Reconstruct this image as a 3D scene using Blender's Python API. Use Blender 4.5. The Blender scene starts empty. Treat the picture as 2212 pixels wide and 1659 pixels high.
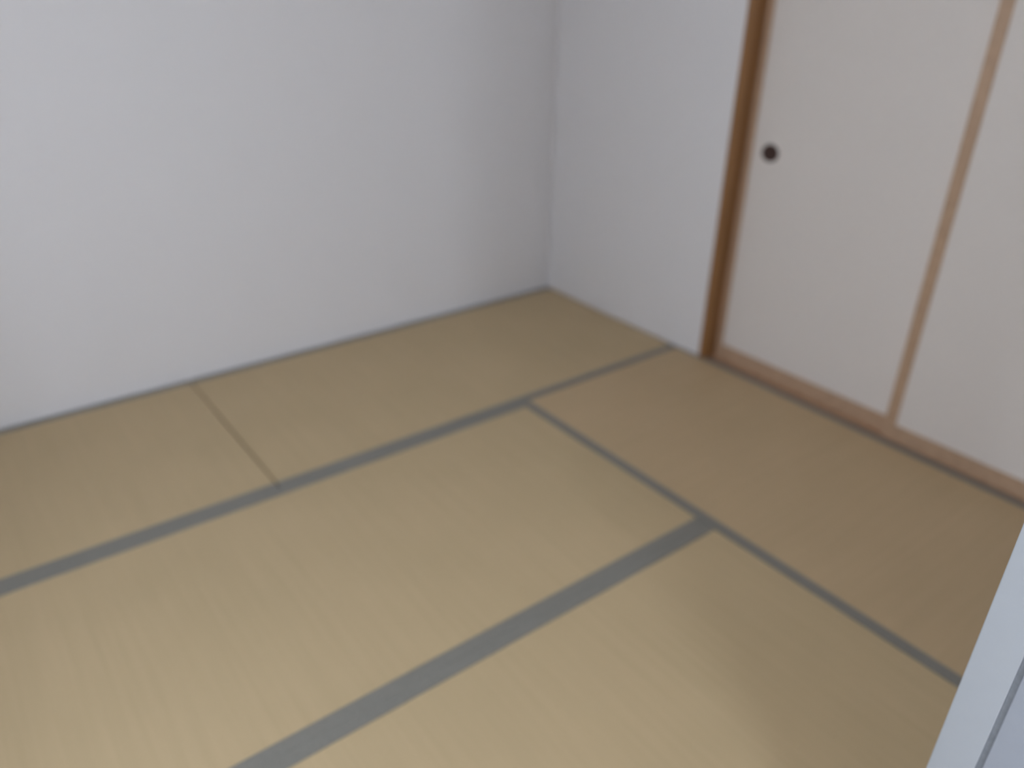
import bpy, bmesh, math
from mathutils import Vector, Euler

# ------------------------------------------------------------------ camera
# room axes: x runs along the long plain wall away from the corner,
#            y runs along the wall with the sliding doors, z = 0 is the mat surface
scene = bpy.context.scene
F_PX = 1704.17
cam_data = bpy.data.cameras.new('camera')
cam = bpy.data.objects.new('camera', cam_data)
scene.collection.objects.link(cam)
scene.camera = cam
cam.location = (2.43139, 2.86580, 1.41415)
cam.rotation_euler = Euler((1.0865095, -0.0181304, 2.4928804), 'XYZ')
cam_data.sensor_fit = 'HORIZONTAL'
cam_data.sensor_width = 36.0
cam_data.lens = F_PX / 2212.0 * 36.0
cam_data.clip_start = 0.01
cam_data.dof.use_dof = True                 # the photograph is focused too near
cam_data.dof.focus_distance = 0.9
cam_data.dof.aperture_fstop = 1.8

# ------------------------------------------------------------------ light
world = bpy.data.worlds.new('overcast_sky')
scene.world = world
world.use_nodes = True
bg = world.node_tree.nodes['Background']
bg.inputs['Color'].default_value = (0.80, 0.895, 1.0, 1.0)
bg.inputs['Strength'].default_value = 1.0

vs = scene.view_settings
vs.view_transform = 'Standard'
vs.look = 'None'
vs.gamma = 1.0
vs.use_curve_mapping = False
vs.exposure = 4.22

# ------------------------------------------------------------------ room measures
ROOM_X, ROOM_Y, ROOM_Z = 3.52, 2.64, 2.40
OPEN_X0, OPEN_X1, OPEN_Z = 1.484, 2.66, 2.00     # doorway the photographer looks through
WALL_OUT = 2.80                                  # other face of that wall
NEXT_X, NEXT_Y = 7.00, 5.00                      # far walls of the long adjoining room
DOOR_TOP = 1.78
WIN_A = (1.40, 2.40, 1.15, 2.05)                 # window of the mat room: y0, y1, z0, z1
WIN_B = (2.90, 4.05, 0.10, 2.00)                 # end window of the adjoining room: y0, y1, z0, z1
WIN_ADDED = (2.25, 3.05, 0.50, 1.90)                 # unseen window added to its long wall for more daylight: x0, x1, z0, z1
C = scene.collection


def add_portal(loc, rot, sx, sy):                # daylight sampling at a window
    d = bpy.data.lights.new('window_portal', 'AREA')
    d.shape = 'RECTANGLE'
    d.size, d.size_y = sx, sy
    d.cycles.is_portal = True
    o = bpy.data.objects.new('window_portal', d)
    C.objects.link(o)
    o.location, o.rotation_euler = loc, rot


for wx, (y0, y1, z0, z1) in ((ROOM_X, WIN_A), (NEXT_X, WIN_B)):
    add_portal((wx + 0.14, (y0 + y1) / 2, (z0 + z1) / 2), (0, math.radians(90), 0), z1 - z0, y1 - y0)
add_portal(((WIN_ADDED[0] + WIN_ADDED[1]) / 2, NEXT_Y + 0.14, (WIN_ADDED[2] + WIN_ADDED[3]) / 2), (math.radians(-90), 0, 0),
           WIN_ADDED[1] - WIN_ADDED[0], WIN_ADDED[3] - WIN_ADDED[2])


# ------------------------------------------------------------------ helpers
def material(name, color, rough=0.8, spec=0.5, build=None):
    m = bpy.data.materials.new(name)
    m.use_nodes = True
    nt = m.node_tree
    b = nt.nodes['Principled BSDF']
    b.inputs['Base Color'].default_value = (*color, 1)
    b.inputs['Roughness'].default_value = rough
    b.inputs['Specular IOR Level'].default_value = spec
    if build:
        build(nt, b, color)
    return m


def noise_color(scale=(1, 1, 1), nscale=8.0, amount=0.12, detail=3.0, bump=0.0, bump_scale=None):
    """mottled colour from stretched noise in object coordinates, with optional relief"""
    def build(nt, b, color):
        tc = nt.nodes.new('ShaderNodeTexCoord')
        mp = nt.nodes.new('ShaderNodeMapping')
        mp.inputs['Scale'].default_value = scale
        nz = nt.nodes.new('ShaderNodeTexNoise')
        nz.inputs['Scale'].default_value = nscale
        nz.inputs['Detail'].default_value = detail
        ramp = nt.nodes.new('ShaderNodeValToRGB')
        lo = [c * (1 - amount) for c in color]
        hi = [min(1, c * (1 + amount)) for c in color]
        ramp.color_ramp.elements[0].position = 0.3
        ramp.color_ramp.elements[1].position = 0.7
        ramp.color_ramp.elements[0].color = (*lo, 1)
        ramp.color_ramp.elements[1].color = (*hi, 1)
        nt.links.new(tc.outputs['Object'], mp.inputs['Vector'])
        nt.links.new(mp.outputs['Vector'], nz.inputs['Vector'])
        nt.links.new(nz.outputs['Fac'], ramp.inputs['Fac'])
        nt.links.new(ramp.outputs['Color'], b.inputs['Base Color'])
        if bump:
            bp = nt.nodes.new('ShaderNodeBump')
            bp.inputs['Strength'].default_value = bump
            bp.inputs['Distance'].default_value = 0.002
            n2 = nt.nodes.new('ShaderNodeTexNoise')
            n2.inputs['Scale'].default_value = bump_scale or nscale
            nt.links.new(mp.outputs['Vector'], n2.inputs['Vector'])
            nt.links.new(n2.outputs['Fac'], bp.inputs['Height'])
            nt.links.new(bp.outputs['Normal'], b.inputs['Normal'])
    return build


def rush(axis):
    """woven rush: fine stalks running across the mat, colour varies stalk by stalk"""
    def build(nt, b, color):
        tc = nt.nodes.new('ShaderNodeTexCoord')
        mp = nt.nodes.new('ShaderNodeMapping')
        mp.inputs['Scale'].default_value = (60, 2.2, 1) if axis == 'y' else (2.2, 60, 1)
        nz = nt.nodes.new('ShaderNodeTexNoise')
        nz.inputs['Scale'].default_value = 1.0
        nz.inputs['Detail'].default_value = 4.0
        big = nt.nodes.new('ShaderNodeTexNoise')
        big.inputs['Scale'].default_value = 2.6
        big.inputs['Detail'].default_value = 2.0
        add = nt.nodes.new('ShaderNodeMix')
        add.data_type = 'FLOAT'
        add.inputs[0].default_value = 0.45
        ramp = nt.nodes.new('ShaderNodeValToRGB')
        e = ramp.color_ramp.elements
        e[0].position, e[1].position = 0.32, 0.68
        e[0].color = (color[0] * 0.94, color[1] * 0.945, color[2] * 0.93, 1)
        e[1].color = (color[0] * 1.05, color[1] * 1.045, color[2] * 1.05, 1)
        wv = nt.nodes.new('ShaderNodeTexWave')
        wv.wave_type = 'BANDS'
        wv.bands_direction = 'X' if axis == 'y' else 'Y'
        wv.inputs['Scale'].default_value = 60.0
        wv.inputs['Distortion'].default_value = 0.6
        bp = nt.nodes.new('ShaderNodeBump')
        bp.inputs['Strength'].default_value = 0.25
        bp.inputs['Distance'].default_value = 0.0006
        L = nt.links.new
        L(tc.outputs['Object'], mp.inputs['Vector'])
        L(mp.outputs['Vector'], nz.inputs['Vector'])
        L(tc.outputs['Object'], big.inputs['Vector'])
        L(tc.outputs['Object'], wv.inputs['Vector'])
        L(nz.outputs['Fac'], add.inputs[2])
        L(big.outputs['Fac'], add.inputs[3])
        L(add.outputs[0], ramp.inputs['Fac'])
        L(ramp.outputs['Color'], b.inputs['Base Color'])
        L(wv.outputs['Fac'], bp.inputs['Height'])
        L(bp.outputs['Normal'], b.inputs['Normal'])
    return build


def add_box(bm, lo, hi):
    vs_ = [bm.verts.new((x, y, z)) for x in (lo[0], hi[0]) for y in (lo[1], hi[1]) for z in (lo[2], hi[2])]
    for f in ((0, 1, 3, 2), (4, 6, 7, 5), (0, 4, 5, 1), (2, 3, 7, 6), (0, 2, 6, 4), (1, 5, 7, 3)):
        bm.faces.new([vs_[i] for i in f])


def obj(name, boxes, mat, parent=None, bevel=0.0, seg=2):
    """one mesh object out of boxes given as (low corner, high corner), in world metres"""
    bm = bmesh.new()
    for lo, hi in boxes:
        add_box(bm, lo, hi)
    if bevel:
        bmesh.ops.bevel(bm, geom=bm.edges[:], offset=bevel, segments=seg, profile=0.5, affect='EDGES')
    bmesh.ops.recalc_face_normals(bm, faces=bm.faces[:])
    return link(name, bm, mat, parent)


def link(name, bm, mat, parent=None):
    me = bpy.data.meshes.new(name)
    bm.to_mesh(me)
    bm.free()
    me.materials.append(mat)
    o = bpy.data.objects.new(name, me)
    C.objects.link(o)
    if parent:
        o.parent = parent
        o.matrix_parent_inverse = parent.matrix_world.inverted()
    return o


def empty(name, loc):
    o = bpy.data.objects.new(name, None)
    o.empty_display_size = 0.1
    C.objects.link(o)
    o.location = loc
    bpy.context.view_layer.update()
    return o


def tag(o, label, cat=None, group=None, kind=None):
    o['label'] = label
    if cat:
        o['category'] = cat
    if group:
        o['group'] = group
    if kind:
        o['kind'] = kind
    return o


# ------------------------------------------------------------------ materials
M_WALL = material('wallpaper', (0.75, 0.73, 0.74), 0.9, 0.2, noise_color((1, 1, 1), 220, 0.012, 2, 0.15, 260))
M_CEIL = material('ceiling_board', (0.62, 0.56, 0.47), 0.85, 0.3, noise_color((1, 14, 1), 4, 0.06, 3))
M_SUB = material('subfloor_board', (0.30, 0.22, 0.14), 0.8, 0.3, noise_color((1, 10, 1), 5, 0.15))
M_NEXT = material('adjoining_floor_board', (0.40, 0.30, 0.20), 0.5, 0.4, noise_color((1, 10, 1), 4, 0.1, 4))
M_RUSH_Y = material('rush_across_y', (0.55, 0.42, 0.255), 0.6, 0.35, rush('y'))
M_RUSH_X = material('rush_across_x', (0.555, 0.41, 0.25), 0.6, 0.35, rush('x'))
M_HERI = material('grey_green_border_cloth', (0.235, 0.225, 0.205), 0.55, 0.5, noise_color((1, 1, 1), 300, 0.12, 2, 0.2, 500))
M_POST = material('stained_wood', (0.28, 0.135, 0.05), 0.5, 0.4, noise_color((9, 9, 0.5), 6, 0.16, 4))
M_TAN = material('pale_lacquered_wood', (0.47, 0.315, 0.21), 0.4, 0.5, noise_color((7, 7, 7), 5, 0.07, 3))
M_SILL = material('pale_threshold_wood', (0.44, 0.265, 0.16), 0.38, 0.5, noise_color((12, 0.8, 1), 6, 0.1, 4))
M_PAPER = material('door_paper', (0.72, 0.665, 0.63), 0.75, 0.35, noise_color((1, 1, 1), 90, 0.012, 3, 0.08, 240))
M_PULL = material('dark_pull_metal', (0.045, 0.020, 0.014), 0.45, 0.5, noise_color((1, 1, 1), 160, 0.2))
M_WHITE = material('white_frame_paint', (0.33, 0.345, 0.375), 0.45, 0.5, noise_color((1, 1, 1), 40, 0.01))
M_CASING = material('darker_casing', (0.26, 0.275, 0.315), 0.45, 0.5, noise_color((1, 1, 1), 40, 0.01))  # strip beyond the groove, a darker tone than the jamb
M_GASKET = material('dark_gasket', (0.17, 0.18, 0.20), 0.7, 0.3, noise_color((1, 1, 1), 120, 0.1))

# ------------------------------------------------------------------ room shell
S = 'structure'
SUB = -0.055
tag(obj('floor', [((-0.12, -0.12, SUB - 0.05), (ROOM_X + 0.12, WALL_OUT, SUB))], M_SUB),
    'wooden boards underneath the straw mats', kind=S)
tag(obj('wall_left', [((-0.12, -0.12, SUB), (ROOM_X + 0.12, 0.0, ROOM_Z))], M_WALL),
    'long plain off-white papered wall without any opening', kind=S)
tag(obj('wall_right', [((-0.12, 0.0, 0.0015), (0.0, 0.987, ROOM_Z)),
                       ((-0.12, 0.987, DOOR_TOP + 0.06), (0.0, ROOM_Y, ROOM_Z)),
                       ((-0.12, 0.0, SUB), (-0.024, 0.987, 0.0015))], M_WALL),
    'off-white papered wall beside the sliding doors', kind=S)
tag(obj('wall_back', [((-0.12, ROOM_Y, SUB), (OPEN_X0 - 0.02, WALL_OUT, ROOM_Z)),
                      ((OPEN_X1 + 0.02, ROOM_Y, SUB), (ROOM_X, WALL_OUT, ROOM_Z)),
                      ((OPEN_X0 - 0.02, ROOM_Y, OPEN_Z + 0.02), (OPEN_X1 + 0.02, WALL_OUT, ROOM_Z))], M_WALL),
    'off-white wall around the wide doorway', kind=S)


def wall_with_windows(x0, x1, y0, y1, z0, z1, holes):
    """boxes of a wall in the y direction, left open at the windows"""
    boxes, y = [], y0
    for hy0, hy1, hz0, hz1 in holes:
        boxes.append(((x0, y, z0), (x1, hy0, z1)))
        boxes.append(((x0, hy0, z0), (x1, hy1, hz0)))
        boxes.append(((x0, hy0, hz1), (x1, hy1, z1)))
        y = hy1
    boxes.append(((x0, y, z0), (x1, y1, z1)))
    return boxes


tag(obj('wall_far', wall_with_windows(ROOM_X, ROOM_X + 0.12, 0.0, WALL_OUT, SUB, ROOM_Z, [WIN_A]), M_WALL),
    'off-white outer wall with a window opposite the sliding doors', kind=S)
tag(obj('ceiling', [((-0.12, -0.12, ROOM_Z), (ROOM_X + 0.12, WALL_OUT, ROOM_Z + 0.08)),
                    ((-0.12, WALL_OUT, ROOM_Z), (NEXT_X + 0.12, NEXT_Y + 0.12, ROOM_Z + 0.08))], M_CEIL),
    'pale boarded ceiling', kind=S)
tag(obj('floor_next', [((-0.12, WALL_OUT, SUB - 0.05), (NEXT_X + 0.12, NEXT_Y + 0.12, -0.002))], M_NEXT),
    'wooden floor of the adjoining room', kind=S)
tag(obj('wall_next', [((-0.12, NEXT_Y, SUB), (WIN_ADDED[0], NEXT_Y + 0.12, ROOM_Z)),
                      ((WIN_ADDED[1], NEXT_Y, SUB), (NEXT_X + 0.12, NEXT_Y + 0.12, ROOM_Z)),
                      ((WIN_ADDED[0], NEXT_Y, SUB), (WIN_ADDED[1], NEXT_Y + 0.12, WIN_ADDED[2])),
                      ((WIN_ADDED[0], NEXT_Y, WIN_ADDED[3]), (WIN_ADDED[1], NEXT_Y + 0.12, ROOM_Z)),
                      ((ROOM_X + 0.12, ROOM_Y, SUB), (NEXT_X + 0.12, WALL_OUT, ROOM_Z)),
                      ((-0.12, WALL_OUT, SUB), (0.0, NEXT_Y, ROOM_Z))]
        + wall_with_windows(NEXT_X, NEXT_X + 0.12, WALL_OUT, NEXT_Y, SUB, ROOM_Z, [WIN_B]), M_WALL),
    'off-white walls of the adjoining room', kind=S)
for n, wx, (y0, y1, z0, z1) in ((1, ROOM_X, WIN_A), (2, NEXT_X, WIN_B)):
    w = empty('window_%d' % n, (wx + 0.06, (y0 + y1) / 2, z0))
    tag(w, ('small' if n == 1 else 'tall') + ' white framed window in the outer wall', kind=S)
    t, xa, xb = 0.035, wx + 0.02, wx + 0.10
    obj('frame_rail', [((xa, y0, z0), (xb, y1, z0 + t))], M_WHITE, w, bevel=0.002)
    obj('frame_rail', [((xa, y0, z1 - t), (xb, y1, z1))], M_WHITE, w, bevel=0.002)
    for ya in (y0, (y0 + y1 - t) / 2, y1 - t):
        obj('frame_stile', [((xa, ya, z0 + t), (xb, ya + t, z1 - t))], M_WHITE, w, bevel=0.002)

x0, x1, z0, z1 = WIN_ADDED
w = empty('window_3', ((x0 + x1) / 2, NEXT_Y + 0.06, z0))
tag(w, 'unseen white framed window added for daylight in the far wall of the adjoining room', kind=S)
t, ya, yb = 0.035, NEXT_Y + 0.02, NEXT_Y + 0.10
obj('frame_rail', [((x0, ya, z0), (x1, yb, z0 + t))], M_WHITE, w, bevel=0.002)
obj('frame_rail', [((x0, ya, z1 - t), (x1, yb, z1))], M_WHITE, w, bevel=0.002)
for xa in (x0, (x0 + x1 - t) / 2, x1 - t):
    obj('frame_stile', [((xa, ya, z0 + t), (xa + t, yb, z1 - t))], M_WHITE, w, bevel=0.002)

# woodwork around the closet
tag(obj('trim_1', [((-0.115, 0.987, 0.0015), (0.001, 1.022, DOOR_TOP + 0.06))], M_POST, bevel=0.0015),
    'brown stained wooden post between white wall and sliding door', kind=S)
tag(obj('trim_2', [((-0.12, 1.0, SUB), (-0.0235, ROOM_Y, 0.0))], M_SILL, bevel=0.001),
    'pale wooden threshold under the sliding doors', kind=S)
tag(obj('trim_3', [((-0.12, 1.022, DOOR_TOP), (0.001, 2.612, DOOR_TOP + 0.06))], M_POST, bevel=0.0015),
    'brown stained wooden lintel above the sliding doors', kind=S)
tag(obj('trim_4', [((-0.115, 2.612, 0.0015), (0.001, ROOM_Y, DOOR_TOP + 0.06))], M_POST, bevel=0.0015),
    'brown stained wooden post at the doorway end of the sliding doors', kind=S)

# white frame lining the doorway
win = empty('door_3', ((OPEN_X0 + OPEN_X1) / 2, ROOM_Y, 0))
tag(win, 'white painted frame lining the wide doorway, with a dark groove', kind=S)
G0, G1 = 2.6925, 2.7000
for x0, x1, gx in ((OPEN_X0 - 0.02, OPEN_X0, 'hi'), (OPEN_X1, OPEN_X1 + 0.02, 'lo')):
    jamb = obj('jamb', [((x0, 2.6395, 0.0), (x1, G0, OPEN_Z)),
                        ], M_WHITE, win, bevel=0.0012)
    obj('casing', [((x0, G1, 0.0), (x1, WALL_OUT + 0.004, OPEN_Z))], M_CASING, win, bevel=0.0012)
    gx0, gx1 = (x0, x1 - 0.003) if gx == 'hi' else (x0 + 0.003, x1)
    obj('groove', [((gx0, G0, 0.0), (gx1, G1, OPEN_Z))], M_GASKET, jamb)
obj('head', [((OPEN_X0 - 0.02, 2.6395, OPEN_Z), (OPEN_X1 + 0.02, WALL_OUT + 0.004, OPEN_Z + 0.02))], M_WHITE, win, bevel=0.0012)
obj('sill', [((OPEN_X0 - 0.02, 2.6395, SUB), (OPEN_X1 + 0.02, WALL_OUT + 0.004, 0.0))], M_WHITE, win, bevel=0.0012)


# ------------------------------------------------------------------ sliding doors
def sliding_door(name, x_front, y0, y1, stile0, stile1, rail, pull_y, label):
    th = 0.019
    xb = x_front - th
    d = empty(name, (x_front - th / 2, (y0 + y1) / 2, 0.0005))
    tag(d, label, kind=S)
    z0, z1 = 0.0005, DOOR_TOP - 0.001
    obj('panel', [((xb + 0.002, y0 + stile0, z0 + rail), (x_front - 0.002, y1 - stile1, z1 - 0.03))], M_PAPER, d)
    obj('stile', [((xb, y0, z0), (x_front, y0 + stile0, z1))], M_TAN, d, bevel=0.001)
    obj('stile', [((xb, y1 - stile1, z0), (x_front, y1, z1))], M_TAN, d, bevel=0.001)
    obj('rail', [((xb, y0 + stile0, z0), (x_front, y1 - stile1, z0 + rail))], M_TAN, d, bevel=0.001)
    obj('rail', [((xb, y0 + stile0, z1 - 0.03), (x_front, y1 - stile1, z1))], M_TAN, d, bevel=0.001)
    # round recessed finger pull: raised rim, sloping cup, flat bottom
    bm = bmesh.new()
    n = 40
    xs = x_front - 0.002
    prof = [(0.0305, 0.0), (0.0300, 0.0022), (0.0285, 0.0032), (0.0265, 0.0028),
            (0.0245, 0.0004), (0.0230, 0.0002)]
    rings = []
    for r, h in prof:
        rings.append([bm.verts.new((xs + h, pull_y + r * 1.17 * math.cos(2 * math.pi * i / n), 0.846 + r * 1.02 * math.sin(2 * math.pi * i / n))) for i in range(n)])
    for a, b in zip(rings, rings[1:]):
        for i in range(n):
            bm.faces.new((a[i], a[(i + 1) % n], b[(i + 1) % n], b[i]))
    bm.faces.new(rings[-1])
    bmesh.ops.recalc_face_normals(bm, faces=bm.faces[:])
    p = link('finger_pull', bm, M_PULL, d)
    p['label'] = 'round dark brown finger pull'
    for f in p.data.polygons:
        f.use_smooth = True
    return d


sliding_door('door_1', -0.060, 1.0225, 1.812, 0.030, 0.030, 0.063, 1.128,
             'cream sliding door with a round dark finger pull, next to the brown post')
sliding_door('door_2', -0.036, 1.783, 2.6115, 0.040, 0.030, 0.058, 2.51,
             'cream sliding door overlapping in front, towards the white door frame')

# ------------------------------------------------------------------ straw mats
GAP_SIDE, GAP_END = 0.0002, 0.0028
HERI = 0.034


def mat(x0, x1, y0, y1, long_axis, label):
    t = empty('tatami_mat', ((x0 + x1) / 2, (y0 + y1) / 2, SUB))
    tag(t, label, 'mat', 'tatami mats covering the floor')
    gx, gy = (GAP_END, GAP_SIDE) if long_axis == 'x' else (GAP_SIDE, GAP_END)
    x0, x1, y0, y1 = x0 + gx, x1 - gx, y0 + gy, y1 - gy
    if long_axis == 'x':
        obj('woven_face', [((x0, y0 + HERI, SUB), (x1, y1 - HERI, 0.0))], M_RUSH_Y, t, bevel=0.0018)
        bands = (((x0, y0, SUB), (x1, y0 + HERI, 0.0012)), ((x0, y1 - HERI, SUB), (x1, y1, 0.0012)))
    else:
        obj('woven_face', [((x0 + HERI, y0, SUB), (x1 - HERI, y1, 0.0))], M_RUSH_X, t, bevel=0.0018)
        bands = (((x0, y0, SUB), (x0 + HERI, y1, 0.0012)), ((x1 - HERI, y0, SUB), (x1, y1, 0.0012)))
    for b in bands:
        o = obj('border_cloth', [b], M_HERI, t, bevel=0.0005)
        o['label'] = 'grey cloth border band'
    return t


U1, V1, V2, U2, U3 = 0.849, 0.8745, 1.7553, 1.7763, 2.63
mat(0.0, U2, 0.0, V1, 'x', 'straw mat in the corner where the two plain white walls meet')
mat(U2, ROOM_X, 0.0, V1, 'x', 'straw mat along the long plain wall, farther from the sliding doors')
mat(-0.0222, U1, V1, ROOM_Y, 'y', 'straw mat lying along the threshold of the sliding doors')
mat(U1, U3, V1, V2, 'x', 'straw mat in the middle of the floor, bordered by mats all round')
mat(U1, U3, V2, ROOM_Y, 'x', 'straw mat beside the white painted door frame')
mat(U3, ROOM_X, V1, ROOM_Y, 'y', 'straw mat along the wall opposite the sliding doors')
